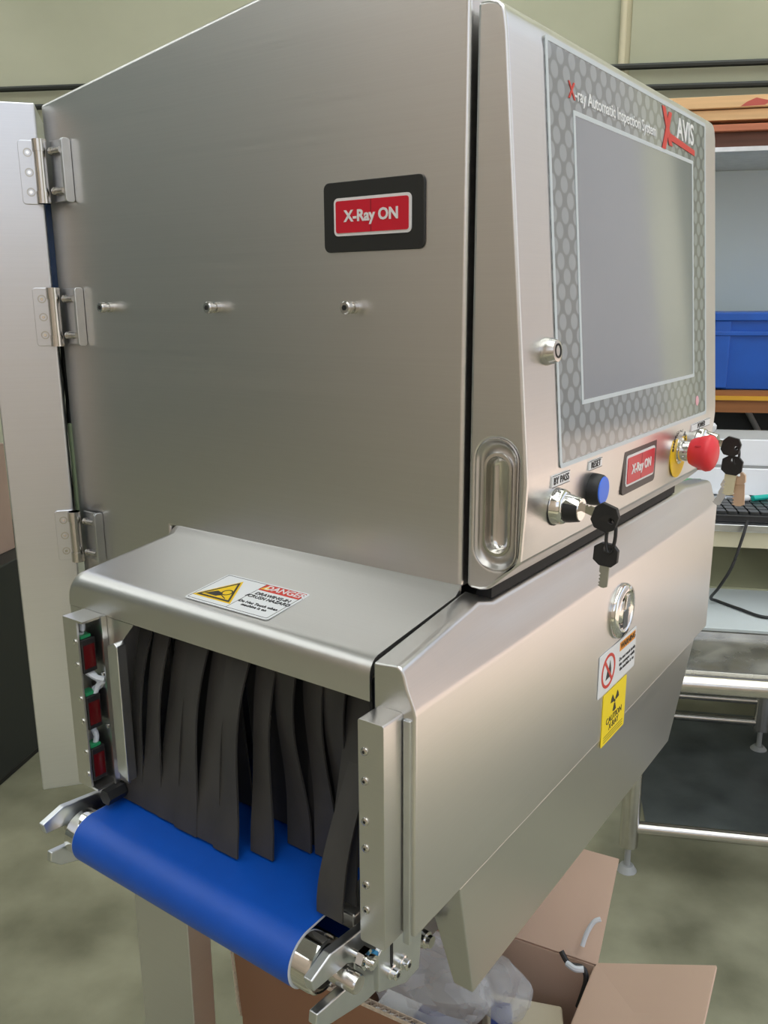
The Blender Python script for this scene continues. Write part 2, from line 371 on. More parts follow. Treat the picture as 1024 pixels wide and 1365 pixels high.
# curtain strips
strips = [  # x0, x1 (top), dx bottom, y bottom, lift, bulge, layer
    (-.454, -.411, .000, -.189, 0, -.020, 0), (-.414, -.374, .004, -.190, 0, -.020, 0), (-.380, -.336, .004, -.191, 0, -.012, 1),
    (-.342, -.298, .004, -.194, 0, -.022, 0), (-.304, -.258, .006, -.193, .001, -.016, 1), (-.266, -.222, .006, -.196, 0, -.026, 0),
    (-.225, -.186, .010, -.172, 0, -.018, 1), (-.190, -.150, .004, -.132, 0, -.020, 0), (-.152, -.114, .010, -.128, 0, -.014, 1),
    (-.116, -.076, .006, -.122, .004, -.022, 1), (-.082, -.040, .012, -.190, .012, -.004, 1), (-.058, -.020, -.010, -.213, .003, .006, 0)]
for x0, x1, dx, yb, lift, bul, lay in strips:
    yt = -.132 + .006 * lay; zt, zb = -.400, -.699 + lift; n = 18; secs = []
    for i in range(n + 1):
        t = i / n; s = t * t * (3 - 2 * t); y = yt + (yb - yt) * s + bul * math.sin(2 * PI * t) * .35 + bul * .5 * math.sin(PI * t)
        tw = .007 * math.sin(PI * min(1, t * 1.15)); z = zt + (zb - zt) * t; X0 = x0 + dx * s; X1 = x1 + dx * s
        yl = y + tw * .7; yr = y - tw * 1.3
        secs.append([(X0, yl, z), (X1, yr, z), (X1 + .0002, yr + .003, z), (X0, yl + .003, z)])
    part('curtain_strip', MB().loft(secs), rubber)
for k in range(12):
    x0 = -.470 + k * .0385; secs = []
    for i in range(9):
        t = i / 8; y = -.108 + .010 * math.sin(3 * t + k) + (.004 if k % 2 else 0); z = -.400 - .297 * t
        secs.append([(x0, y, z), (x0 + .0375, y + .001, z), (x0 + .0375, y + .004, z), (x0, y + .003, z)])
    part('rear_curtain_strip', MB().loft(secs), rubber)
part('curtain_rail', MB().box(-.47, -.014, -.142, -.118, -.402, -.392), steel)
# ---- conveyor
yc, zc, R = -.237, -.7385, .036
path = [(.30, zc + R)] + [(yc + R * math.cos(math.radians(a)), zc + R * math.sin(math.radians(a))) for a in range(90, 271, 9)] + [(.30, zc - R)]
mb = MB(); bx0, bx1 = -.462, -.062; th = .0028
def offs(P, d):
    o = []
    for y, z in P:
        if y > yc + 1e-6: o.append((y, z - d if z > zc else z + d))
        else:
            l = math.hypot(y - yc, z - zc); o.append((yc + (y - yc) * (l - d) / l, zc + (z - zc) * (l - d) / l))
    return o
inn = offs(path, th)
vs = []; fs = []; n = len(path)
for (y, z), (yi, zi) in zip(path, inn): vs += [(bx0, y, z), (bx1, y, z), (bx1, yi, zi), (bx0, yi, zi)]
for i in range(n - 1):
    for k in range(4): j = (k + 1) % 4; fs.append((4 * i + k, 4 * i + j, 4 * i + 4 + j, 4 * i + 4 + k))
fs += [(3, 2, 1, 0), (4 * n - 4, 4 * n - 3, 4 * n - 2, 4 * n - 1)]
mb.add(vs, fs); belt = part('conveyor_belt', mb, belt_m)
for xe in (bx0 - .0004, bx1 + .0004):
    vs = []; fs = []
    for (y, z), (yi, zi) in zip(path, inn): vs += [(xe, y, z), (xe, yi, zi), (xe + .0004, y, z), (xe + .0004, yi, zi)]
    for i in range(n - 1): fs += [(4 * i, 4 * i + 1, 4 * i + 5, 4 * i + 4), (4 * i + 2, 4 * i + 3, 4 * i + 7, 4 * i + 6), (4 * i, 4 * i + 2, 4 * i + 6, 4 * i + 4)]
    mesh_obj('belt_edge', MB().add(vs, fs), belt_edge, belt)
MX = lambda x: frame((x, yc, zc), (0, 1, 0), (0, 0, 1))      # local z = +x, roller axis
r0 = R - th
roller = part('end_roller', MB().lathe([(r0 * .55, -.487 + .004), (r0 * .80, -.487), (r0, -.484), (r0, -.040), (r0 * .97, -.036), (r0 * .90, -.034), (r0 * .86, -.036)], frame((0, yc, zc), (0, 1, 0), (0, 0, 1)), 48), chrome)
mesh_obj('bearing_cap', MB().lathe([(.024, -.037), (.024, -.0325), (.012, -.031)], frame((0, yc, zc), (0, 1, 0), (0, 0, 1)), 32), black, roller)
mesh_obj('shaft', MB().lathe([(.0115, -.035), (.0115, .010), (.0100, .0125), (.006, .0120)], frame((0, yc, zc), (0, 1, 0), (0, 0, 1)), 28), steel, roller)
mesh_obj('shaft', MB().lathe([(.0125, -.515), (.0125, -.48)], frame((0, yc, zc), (0, 1, 0), (0, 0, 1)), 28), steel, roller)
fork = [(.12, -.705), (-.10, -.700), (-.200, -.697), (-.262, -.689), (-.296, -.700), (-.292, -.716), (-.235, -.7225), (-.222, -.730), (-.222, -.747), (-.236, -.754),
        (-.288, -.748), (-.290, -.762), (-.275, -.776), (-.20, -.80), (-.05, -.81), (.12, -.81)]
FK = lambda x: frame((x, 0, 0), (0, 1, 0), (0, 0, 1))
part('fork_plate', MB().prism(fork, 0, .012, FK(-.018)), alu, bevel=.0012)
part('fork_plate', MB().prism([(y, z) for y, z in fork], 0, .010, FK(-.500)), alu, bevel=.0012)
part('slide_bar', MB().box(-.058, -.022, -.20, .1, -.712, -.690), cast, bevel=.002)
part('slide_bar', MB().box(-.492, -.466, -.20, .1, -.712, -.690), cast, bevel=.002)
# tension bolt, star nut, bracket with two socket bolts
part('tension_bolt', MB().cyl((-.006, -.222, -.716), (.024, -.222, -.716), .0045).lathe([(.012, .0), (.012, .009)], FP(-.222, -.716, .004), 6).lathe([(.0085, .012), (.0085, .018)], FP(-.222, -.716, .004), 20), chrome)
part('nut_insert', MB().lathe([(.0095, 0), (.0095, .004)], FP(-.212, -.722, .010), 20), mat('blue_nut_ring', lin((50, 150, 210)), .4))
mb = MB().prism([(-.205, -.722), (-.185, -.705), (-.120, -.705), (-.110, -.720), (-.120, -.800), (-.150, -.800), (-.205, -.772)], 0, .008, FK(.008))
br = part('clamp_bracket', mb, alu, bevel=.001)
mesh_obj('slot', MB().prism(rrect(-.182, -.177, -.752, -.722, .0023), .0078, .0086, FK(.008)), dark, br)
for y, z in ((-.181, -.760), (-.158, -.7635)):
    s_ = part('socket_bolt', MB().lathe([(.0085, 0), (.0085, .003), (.0065, .004), (.0065, .010), (.0055, .011)], FP(y, z, .016), 20), chrome)
    mesh_obj('bolt_hole', MB().lathe([(.003, .0105), (.003, .0113)], FP(y, z, .016), 6), dark, s_)
part('pivot_stub', MB().cyl((-.03, -.085, -.790), (.005, -.085, -.790), .011).cyl((.005, -.085, -.790), (.012, -.085, -.790), .008), chrome)
part('pivot_stub', MB().cyl((-.03, -.105, -.765), (.0, -.105, -.765), .014), black)
part('hex_spacer', MB().lathe([(.012, 0), (.012, .03)], FE(-.452, -.683, -.19), 6), black)
# ---- lower cover along the operator side
def csec(y, zs, xt, zt, cut=0):
    return [(0.001, y, zs), (xt - .006, y, zt), (xt, y, zt - .0035), (xt + .003, y, zt - .010), (xt + (.0535 - xt) * .3 + .002, y, zt - .024 - (xt < .03) * .004), (.0528, y, -.412), (.0550, y, -.421), (.0555, y, -.69), (.001, y, -.69)]
secs = [csec(-.19, -.372, .038, -.3685)]
for t in (.25, .5, .75, 1):
    yy = -.19 + .19 * t; secs.append(csec(yy, -.372 + .026 * t, .038 - .016 * t, -.3685 + .014 * t))
secs.append(csec(.03, -.360, .026, -.3625)); secs.append(csec(.76, -.360, .026, -.3625))
for t in (.25, .5, .75, 1):
    secs.append(csec(.77 + .187 * t, -.350 - .018 * t, .024 + .014 * t, -.3555 - .013 * t))
cover = part('side_cover', MB().loft(secs), st_z2, bevel=.002, seg=3)
part('gap_shade', MB().box(.001, .0225, .03, .76, -.3605, -.3445), dark)  # black strip that paints the shade in the gap below the door
# folded lower panel
bz = -.897; bxo = .040
secs = [[(-.05, -.0925, -.69), (.0553, -.0925, -.69), (.0553, -.0925, -.6895), (-.05, -.0925, -.6895)]]
v = [(.0, -.0925, -.688), (.0553, -.0925, -.688), (.0553, .868, -.688), (.0, .868, -.688), (.010, -.0255, bz), (bxo, -.0255, bz), (bxo, .793, bz), (.010, .793, bz)]
part('lower_panel', MB().add(v, [(0, 1, 2, 3), (4, 5, 1, 0), (5, 6, 2, 1), (6, 7, 3, 2), (7, 4, 0, 3), (7, 6, 5, 4)]), st_z2, bevel=.0012)
# cover lock dial
dl = part('lock_dial', MB().lathe([(.0455, 0), (.0455, .004), (.0425, .009), (.034, .0105), (.031, .007), (.022, .006), (.019, .009), (.012, .0095)], FP(.4065, -.485, .0553), 40), chrome, smooth=50)
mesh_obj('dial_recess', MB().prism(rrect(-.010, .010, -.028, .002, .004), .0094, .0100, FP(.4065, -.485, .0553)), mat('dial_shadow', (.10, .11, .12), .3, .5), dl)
mesh_obj('dial_wing', MB().prism([(-.012, .006), (.012, .006), (.006, .030), (-.006, .030)], .008, .013, FP(.4065, -.485, .0553)), chrome, dl, bevel=.001)
# white prohibition label and yellow radiation label
P = FP(.4065, -.5735, .0558)
lb = part('prohibition_label', MB().prism(rrect(-.0815, .0815, -.036, .036, .002), 0, .0012, P), lab_w)
lb['label'] = 'white label with red no-reach-in sign'
mesh_obj('orange_band', MB().box(.005, .076, .016, .031, .0012, .0016, P), orange_print, lb)
text_obj('lettering', 'WARNING', .0140, P @ Matrix.Translation((.042, .0235, .0018)), blk_print, lb)
text_obj('lettering', 'Do not reach inside\nthe conveyor while\nthe machine is on', .0092, P @ Matrix.Translation((.042, -.008, .0014)), blk_print, lb)
mesh_obj('prohibition_sign', MB().ring(circ(-.042, 0, .029, 28), circ(-.042, 0, .024, 28), .0012, .0018, P).box(-.0025, .0025, -.025, .025, .0012, .0019, P @ Matrix.Translation((-.042, 0, 0)) @ Matrix.Rotation(math.radians(40), 4, 'Z')), red_print, lb)
mesh_obj('hand_pictogram', MB().prism([(-.052, -.014), (-.030, -.012), (-.030, .0), (-.036, .016), (-.040, .004), (-.046, .002)], .0012, .0015, P), blk_print, lb)
P = FP(.404, -.660, .0556)
lb = part('radiation_label', MB().prism(rrect(-.0515, .0515, -.046, .046, .002), 0, .001, P), yel_lab)
lb['label'] = 'yellow label with black radiation trefoil'
def wedge(a, r0, r1, s=.42): return [(r * math.cos(a + d), r * math.sin(a + d)) for r, d in ((r0, -s), (r1, -s), (r1, 0), (r1, s), (r0, s))]
mb = MB(); T = P @ Matrix.Translation((0, .019, 0))
for a in (30, 150, 270): mb.prism(wedge(math.radians(a), .0045, .018), .001, .0015, T)
mb.prism(circ(0, 0, .0026, 12), .001, .0015, T); mesh_obj('trefoil', mb, blk_print, lb)
text_obj('lettering', 'CAUTION', .0155, P @ Matrix.Translation((0, -.008, .0012)), blk_print, lb)
text_obj('lettering', 'X-RAY', .0150, P @ Matrix.Translation((0, -.021, .0012)), blk_print, lb)
mesh_obj('print_line', MB().box(-.042, .042, -.032, -.0312, .001, .0013, P).box(-.042, .042, -.0365, -.0357, .001, .0013, P).box(-.042, .042, -.041, -.0402, .001, .0013, P), blk_print, lb)
# ---- end posts with photo sensors
pf = -.226
post = part('sensor_post', MB().prism(rrect(.0065, .040, -.690, -.4195, .003, 3), .19, -pf, FX), st_z, bevel=.003, seg=3)
for px_z in (-.455, -.4895, -.5375, -.570, -.6155, -.647):
    s_ = part('cap_screw', MB().lathe([(.0048, 0), (.0044, .0016), (.0028, .0024)], FE(.0155, px_z, pf), 16), steel)
    mesh_obj('hex_socket', MB().lathe([(.0018, .0020), (.0018, .0027)], FE(.0155, px_z, pf), 6), dark, s_)
part('cover_flange', MB().box(.041, .0505, -.1935, -.188, -.70, -.425), alu, bevel=.001)
lx0, lx1, lt, lbz = -.502, -.458, -.4175, -.672
mb = MB(); e_ = .0002; mb.box(lx0, lx0 + .003, pf + .003, -.1935, lbz + .003, lt - .003); mb.box(lx0, lx1 - .014, pf, pf + .003, lbz + .003, lt - .003); mb.box(lx0, lx1, pf, -.1935, lt - .003, lt); mb.box(lx0, lx1, pf, -.1935, lbz, lbz + .003); mb.box(lx0, lx1 + .001, -.1935, -.1905, lbz, lt); mb.box(lx1 + .001, lx1 + .004, -.199, -.1905, lbz, lt)
part('open_sensor_post', mb, st_z)
for k, z in enumerate((-.472, -.557, -.637)):
    s_ = part('photo_sensor', MB().box(-.492, -.470, -.222, -.200, z - .026, z + .024), black, bevel=.001)
    mesh_obj('lens', MB().box(-.4702, -.4690, -.220, -.203, z - .019, z + .015), red_lens, s_)
    mesh_obj('status_cap', MB().box(-.490, -.474, -.220, -.204, z + .024, z + .028), green_p, s_)
for pts in ([(-.478, -.207, -.500), (-.470, -.200, -.515), (-.474, -.196, -.525), (-.482, -.202, -.530)], [(-.482, -.21, -.585), (-.480, -.206, -.600), (-.481, -.209, -.615)],
            [(-.478, -.212, -.500), (-.470, -.205, -.508), (-.462, -.197, -.512)], [(-.462, -.196, -.514), (-.472, -.200, -.522), (-.476, -.205, -.535)], [(-.484, -.214, -.446), (-.480, -.212, -.435), (-.484, -.210, -.422)]):
    part('sensor_cable', MB().tube(catmull(pts, 5), .0042), wire_w)
for z in (-.450, -.484, -.535, -.569, -.617, -.651):
    part('cap_screw', MB().lathe([(.0038, 0), (.0036, .0015), (.002, .002)], FE(-.478, z, pf), 14), chrome)
for z in (-.505, -.585):
    part('cap_screw', MB().lathe([(.0032, 0), (.003, .005), (.002, .0055)], FE(-.464, z, -.193), 12), chrome)
# ---- danger label on the hood
nz = Vector((0, -.1053, .9944)); e2 = Vector((0, .9944, .1053))
def HT(x, y): return frame((x, y, -.3519 + .1059 * y + .0012), (1, 0, 0), e2)
P = HT(-.2425, -.130)
dlb = part('danger_label', MB().prism(rrect(-.0725, .0725, -.041, .041, .005), 0, .0009, P), lab_w)
dlb['label'] = 'white drawing-in hazard label with red heading'
mb = MB(); mb.ring(rrect(-.0695, .0695, -.038, .038, .002), rrect(-.0688, .0688, -.0373, .0373, .002), .0009, .0011, P); mb.box(.0, .0006, -.038, .038, .0009, .0011, P)
mesh_obj('label_border', mb, blk_print, dlb)
mesh_obj('red_heading', MB().box(.0006, .0690, .0205, .0375, .0009, .0012, P), red_print, dlb)
text_obj('lettering', 'DANGER', .0165, P @ Matrix.Translation((.040, .029, .0014)), lab_w, dlb, bold=.008)
text_obj('lettering', 'DRAWING-IN\n/CRUSH HAZARD', .0094, P @ Matrix.Translation((.035, .006, .0012)), blk_print, dlb)
text_obj('lettering', 'Do Not Touch when\nmachine is on', .0076, P @ Matrix.Translation((.034, -.019, .0012)), blk_print, dlb)
def tri(cx, cy, s): return [(cx - s, cy - s * .8), (cx + s, cy - s * .8), (cx, cy + s * .95)]
mesh_obj('yellow_halo', MB().prism(tri(-.035, -.002, .034), .0009, .0012, P), yellow, dlb, bevel=.0008)
mesh_obj('hazard_triangle', MB().ring(tri(-.035, -.003, .0295), tri(-.035, -.0035, .0245), .0012, .0015, P), blk_print, dlb)
mb = MB(); mb.ring(circ(-.029, -.006, .008, 18), circ(-.029, -.006, .0062, 18), .0012, .0015, P)
mb.prism([(-.056, -.020), (-.036, -.020), (-.030, -.015), (-.034, -.010), (-.044, -.007), (-.050, -.013)], .0012, .0015, P)
mb.prism([(-.030, -.016), (-.018, -.022), (-.018, -.0205), (-.030, -.0145)], .0012, .0015, P)
mesh_obj('hand_pictogram', mb, blk_print, dlb)
mesh_obj('small_triangle', MB().prism(tri(.0085, .0285, .0065), .0012, .0015, P), yellow, dlb)

# ---- control door
prof = [(.004, -.3393), (.010, -.3415), (.0221, -.3418), (.0335, -.3390), (.0740, -.301), (.0752, -.297), (.0785, -.245), (.0803, -.205), (xf(-.19), -.19), (xf(.27), .27), (xf(.285) - .0012, .285), (.0350, .294), (.0285, .300), (.018, .303), (.004, .303)]
door = part('control_door', MB().prism(prof, -L_Y - .0, 0, FX), st_z)
# recessed pull on the door's side
MP = FE(.0418, -.2335)
def rings(levels):
    vs = []; N_ = None
    for (a_, b_, c_, r_), dz in levels:
        q_ = [MP @ Vector((x, y, dz)) for x, y in rrect(-a_, a_ - c_, -b_, b_, r_, 8)]; N_ = len(q_); vs += q_
    return MB().add(vs, [(k * N_ + i, k * N_ + (i + 1) % N_, (k + 1) * N_ + (i + 1) % N_, (k + 1) * N_ + i) for k in range(len(levels) - 1) for i in range(N_)])
hd = mesh_obj('recess_plate', rings([((.0288, .0800, .001, .0275), -.003), ((.0288, .0800, .001, .0275), .0008), ((.0276, .0786, .001, .0262), .0014), ((.0264, .0772, .001, .0250), .0004), ((.0245, .0745, .001, .0230), -.0045), ((.0215, .0700, .0008, .0205), -.0062), ((.0180, .0625, .0003, .0176), -.0050), ((.0165, .0600, 0, .0164), -.0030)]), mat('dull_recess_steel', (.50, .48, .46), .34, 1.0, noise=.03, nscale=(40, 40, 40)), door, smooth=60)
mesh_obj('cup_rim', MB().ring(rrect(-.0180, .0178, -.0622, .0622, .0177, 8), rrect(-.0150, .0150, -.0585, .0585, .0149, 8), -.0055, -.0010, MP), chrome, door)
mb = MB(); secs = []
for k, (g, dz) in enumerate(((0, -.0012), (.001, -.008), (.003, -.014), (.008, -.0165))):
    secs.append([MP @ Vector((x, y, dz)) for x, y in rrect(-.0150 + g, .0150 - g, -.0585 + g, .0585 - g, .0149 - g, 8)])
vs = [p for q in secs for p in q]; n = len(secs[0]); fs = [(k * n + i, k * n + (i + 1) % n, (k + 1) * n + (i + 1) % n, (k + 1) * n + i) for k in range(3) for i in range(n)] + [tuple(range(3 * n, 4 * n))]
mb.add(vs, fs); CUP = mb
# cut the cup into the door with a boolean so that the recess is real
cut = mesh_obj('tmp_cutter', MB().prism(rrect(-.0278, .0268, -.0788, .0788, .0264, 8), -.019, .02, MP), steel, door)
dg = bpy.context.evaluated_depsgraph_get()
bo = door.modifiers.new('cut', 'BOOLEAN'); bo.object = cut; bo.operation = 'DIFFERENCE'; bo.solver = 'EXACT'
bpy.context.view_layer.update(); dg = bpy.context.evaluated_depsgraph_get()
nm = bpy.data.meshes.new_from_object(door.evaluated_get(dg)); door.modifiers.clear(); door.data = nm
for p_ in nm.polygons: p_.use_smooth = True
nm.set_sharp_from_angle(angle=math.radians(35))
bv = door.modifiers.new('bevel', 'BEVEL'); bv.width = .0036; bv.segments = 4; bv.limit_method = 'ANGLE'; bv.angle_limit = math.radians(28); bv.harden_normals = True
wn = door.modifiers.new('weighted', 'WEIGHTED_NORMAL'); wn.keep_sharp = True
bpy.data.objects.remove(cut)
mesh_obj('pull_cup', CUP, steel, door, smooth=60)
# touchscreen panel
def on_slope(y0, y1, z0, z1, lo, hi, r=0):   # rectangle in y and height z on the sloped front
    zm = (z0 + z1) / 2; k = 1 / .9963; h = (z1 - z0) / 2 * k
    return FS((y0 + y1) / 2, zm, -.0015), (y1 - y0) / 2, h
Mh, hw, hh = on_slope(.0865, .7125, -.1995, .286, 0, 0)
pan = part('touchscreen_panel', MB().prism(rrect(-hw, hw, -hh, hh, .006), 0, .0025, Mh), hmi, bevel=.0004)
mesh_obj('silver_border', MB().ring(rrect(-hw, hw, -hh, hh, .006), rrect(-hw + .006, hw - .006, -hh + .0055, hh - .0055, .003), .0025, .0030, Mh), hmi_line, pan)
Ms, sw, sh = on_slope(.158, .640, -.1290, .2185, 0, 0)
mesh_obj('screen_border', MB().ring(rrect(-sw, sw, -sh, sh, .002), rrect(-sw + .006, sw - .006, -sh + .0055, sh - .0055, .001), .0025, .0031, Ms), hmi_line, pan)
mesh_obj('screen', MB().prism(rrect(-sw + .006, sw - .006, -sh + .0055, sh - .0055, .001), .0015, .0028, Ms), glass, pan)
text_obj('lettering', 'X', .027, FS(.1555, .2385, .0015), red_print, pan, bold=.01)
text_obj('lettering', '-ray Automatic Inspection System', .0215, FS(.164, .2370, .0015), lab_w, pan, bold=.008, ax='LEFT')
lg = MB(); ML = FS(.555, .2485, .0015)
lg.prism([(-.070, .030), (-.054, .030), (-.022, -.022), (-.038, -.022)], 0, .0005, ML)
lg.prism([(-.024, .026), (-.038, .026), (-.072, -.030), (-.056, -.030)], 0, .0007, ML)
lg.prism([(-.040, -.0135), (.092, -.0215), (.092, -.0130), (-.034, -.0040)], 0, .0006, ML)
mesh_obj('logo_mark', lg, red_print, pan)
text_obj('lettering', 'AVIS', .044, FS(.600, .2560, .0015), lab_w, pan, bold=.015, sxx=1.0)
mesh_obj('status_dot', MB().prism(circ(0, 0, .0085, 20), 0, .0005, FS(.6574, -.171, .0011)), mat('pink_dot', lin((226, 170, 182)), .4), pan)
# cam lock
lk = part('cam_lock', MB().lathe([(.0165, 0), (.0165, .002), (.0150, .008), (.0125, .0150), (.0105, .0155)], FS(.0615, -.058), 32), steel)
mesh_obj('lock_cylinder', MB().ring(circ(0, 0, .0085, 24), circ(0, 0, .0062, 24), .0154, .0160, FS(.0615, -.058)), dark, lk)
# key switch, labels, reset, indicator, emergency stop
def small_label(y0, y1, z0, z1, s, ts, nmx):
    P = FP((y0 + y1) / 2, (z0 + z1) / 2, .0797)
    o = part(nmx, MB().prism(rrect(-(y1 - y0) / 2, (y1 - y0) / 2, -(z1 - z0) / 2, (z1 - z0) / 2, .0008), -.001, .0022, P), lab_w)
    hw_, hh_ = (y1 - y0) / 2, (z1 - z0) / 2
    mesh_obj('label_border', MB().box(-hw_, hw_, hh_ - .0008, hh_, .0022, .0024, P).box(-hw_, hw_, -hh_, -hh_ + .0008, .0022, .0024, P), blk_print, o)
    text_obj('lettering', s, ts, P @ Matrix.Translation((0, 0, .0026)), blk_print, o, sxx=1.0, sp=1.02)
    return o
small_label(.0650, .1160, -.2197, -.2050, 'BY PASS', .0125, 'name_tag')
small_label(.1780, .2215, -.2170, -.2045, 'RESET', .0120, 'name_tag')
small_label(.6300, .7400, -.2225, -.2095, 'POWER', .0130, 'name_tag')
def key_switch(y, z):
    Mk = FP(y, z, .0780)
    o = part('key_switch', MB().lathe([(.0235, 0), (.0235, .0015), (.0225, .004), (.0220, .010), (.0200, .014), (.0175, .0155), (.0170, .020), (.0140, .033), (.0135, .0345)], Mk, 36), chrome)
    mesh_obj('gasket', MB().lathe([(.0245, -.001), (.0245, .0012)], Mk, 36), black, o)
    mb = MB(); P_ = [(.0178 * math.cos(math.radians(a)), .0178 * math.sin(math.radians(a))) for a in range(150, 275, 8)] + [(.0, -.006), (-.012, .002)]
    secs = [[Mk @ Vector((x * s, yy * s, h)) for x, yy in P_] for s, h in ((1.04, .0158), (1.0, .021), (.86, .0335))]
    mesh_obj('knob_grip', mb.loft(secs), black, o, bevel=.0006)
    return o
key_switch(.0850, -.2455)
key_switch(.6850, -.2440)
Mb = FP(.1985, -.2445, .0780)
rb = part('reset_button', MB().lathe([(.0215, 0), (.0215, .006), (.0205, .014), (.0190, .0165)], Mb, 36), black, bevel=.0006)
mesh_obj('button_cap', MB().lathe([(.0185, .0160), (.0180, .0178), (.012, .0184)], Mb, 36), blue_b, rb)
P = FP(.3815, -.2415, .0770)
P = P @ Matrix.Rotation(.0, 4, 'Z')
indicator(P, .143, .0690, .124 * .99, .0455, sign_blk2, 'warning_light', .0190)
Me = FP(.5735, -.2465, .0778)
es = part('emergency_stop', MB().lathe([(.0225, 0), (.0225, .004), (.0175, .005), (.0170, .022), (.0165, .024)], Me, 36), chrome)
pl = mesh_obj('yellow_ring', MB().ring(circ(0, 0, .0435, 40, .0455), circ(0, 0, .0225, 40), .0, .0016, Me), yellow, es)
for i, ch in enumerate('EMERGENCY STOP'):
    a = math.radians(172 - i * 12.5); T = Me @ Matrix.Translation((.0335 * math.cos(a), .0350 * math.sin(a), .0018)) @ Matrix.Rotation(a - PI / 2, 4, 'Z')
    if ch != ' ': text_obj('lettering', ch, .0115, T, blk_print, es, bold=.01)
hdm = mesh_obj('mushroom_head', MB().lathe([(.0170, .020), (.0205, .0215), (.0235, .027), (.0285, .042), (.0305, .049), (.0290, .055), (.0240, .0600), (.0150, .0635), (.005, .0645)], Me, 40), red_p, es, smooth=50)
mb = MB()
for a in (30, 150, 270):
    T = Me @ Matrix.Rotation(math.radians(a), 4, 'Z'); mb.box(.0255, .0290, -.0012, .0012, .034, .044, T)
mesh_obj('arrow_rib', mb, mat('darker_red', lin((200, 38, 50)), .4), es)

# ---- rear door, partly open, with hinges
d = Vector((-.617, -.787, 0)).normalized(); g = Vector((-.787, .617, 0)).normalized()      # across the edge, along the door
Dh = Vector((-.7660, -.0170, 0)); W = .098
mb = MB(); q = [Dh, Dh + d * W, Dh + d * W + g * .72, Dh + g * .72]
mb.prism([(p_.x, p_.y) for p_ in q][::-1], -.8700, .299)
rd = part('rear_door', mb, st_door, bevel=.002, seg=3)
mesh_obj('gasket', MB().box(0, .02, .0, .012, -.02, .20, Matrix.Translation(Dh + g * .03 - d * .0) @ Matrix((g, -d, Vector((0, 0, 1)))).transposed().to_4x4()), mat('blue_gasket', lin((42, 70, 112)), .5), rd)
mesh_obj('cable_bundle', MB().tube(catmull([Dh + g * .05 - d * .012 + Vector((0, 0, z)) + g * .006 * math.sin(z * 30) for z in (.0, -.08, -.16, -.22, -.30, -.36)], 5), .012), black, rd)
mesh_obj('cable_bundle', MB().tube(catmull([Dh + g * .02 - d * .008 + Vector((0, 0, z)) for z in (-.20, -.27, -.33, -.37)], 5), .005), mat('olive_cable', lin((96, 110, 84)), .5), rd)
Mleaf0 = Matrix((-d, Vector((0, 0, 1)), (-d).cross(Vector((0, 0, 1))))).transposed().to_4x4()   # local x towards the hinge pin, z out of the edge face
def hinge(z0, z1):
    zm = (z0 + z1) / 2; hh = (z1 - z0) / 2
    hg = part('hinge', MB().cyl((-.7530, -.0240, z0), (-.7530, -.0240, z1), .0095, n=20), steel)
    M = Mleaf0.copy(); M.translation = Dh + Vector((0, 0, zm))
    nrm = (-d).cross(Vector((0, 0, 1)));  s = 1 if nrm.dot(Vector((.7, -.7, 0))) > 0 else -1
    lo, hi = (0, .0035) if s > 0 else (-.0035, 0)
    mesh_obj('hinge_leaf', MB().prism(rrect(-.030, .008, -hh, hh, .005), lo, hi, M), st_door, hg, bevel=.0006)
    for k in (-.62, 0, .62):
        mesh_obj('countersunk_screw', MB().ring(circ(-.0165, k * hh, .0065, 20), circ(-.0165, k * hh, .0048, 20), s * .0034, s * .0040, M), cast, hg)
        mesh_obj('countersunk_screw', MB().prism(circ(-.0165, k * hh, .0026, 12), s * .0034, s * .0042, M), chrome, hg)
    mesh_obj('hinge_knuckle', MB().cyl((-.7530, -.0240, z0), (-.7530, -.0240, z0 + hh * .38), .0108), steel, hg); mesh_obj('hinge_knuckle', MB().cyl((-.7530, -.0240, z1 - hh * .38), (-.7530, -.0240, z1), .0108), steel, hg)
    mesh_obj('bracket_leaf', MB().box(-.748, -.712, -.0095, -.0060, z0 + .003, z1 - .001), st_door, hg, bevel=.0006)
    mesh_obj('bracket_lip', MB().prism(rrect(-.0165, -.0005, z0 + .001, z1, .005), 0, .0055, FK(-.7125)), alu, hg, bevel=.0006)
    for k in (-.62, .62):
        mesh_obj('bolt', MB().cyl((-.7120, -.0150, zm + k * hh), (-.7320, -.0150, zm + k * hh), .0050, n=16).cyl((-.7320, -.0150, zm + k * hh), (-.7370, -.0150, zm + k * hh), .0065, n=16), steel, hg)
        mesh_obj('bolt_hole', MB().cyl((-.7365, -.0150, zm + k * hh), (-.7375, -.0150, zm + k * hh), .0032, n=6), dark, hg)
hinge(.150, .2440); hinge(-.0690, .0230); hinge(-.4340, -.3460)
# ---- legs
def leg(x0, x1, y0, y1):
    o = part('leg', MB().box(x0, x1, y0, y1, -2.17, -.84), st_z, bevel=.0015)
    xm, ym = (x0 + x1) / 2, (y0 + y1) / 2
    mesh_obj('levelling_foot', MB().cyl((xm, ym, -2.2307), (xm, ym, -2.205), .04, .03).cyl((xm, ym, -2.205), (xm, ym, -2.16), .012), foot_m, o)
leg(-.785 + .002, -.626, .05, .1067); leg(-.783, -.626, .66, .716); leg(-.36, -.285, .72, .775)
part('base_frame', MB().box(-.777, -.06, .03, .76, -.88, -.84), st_z, bevel=.002)

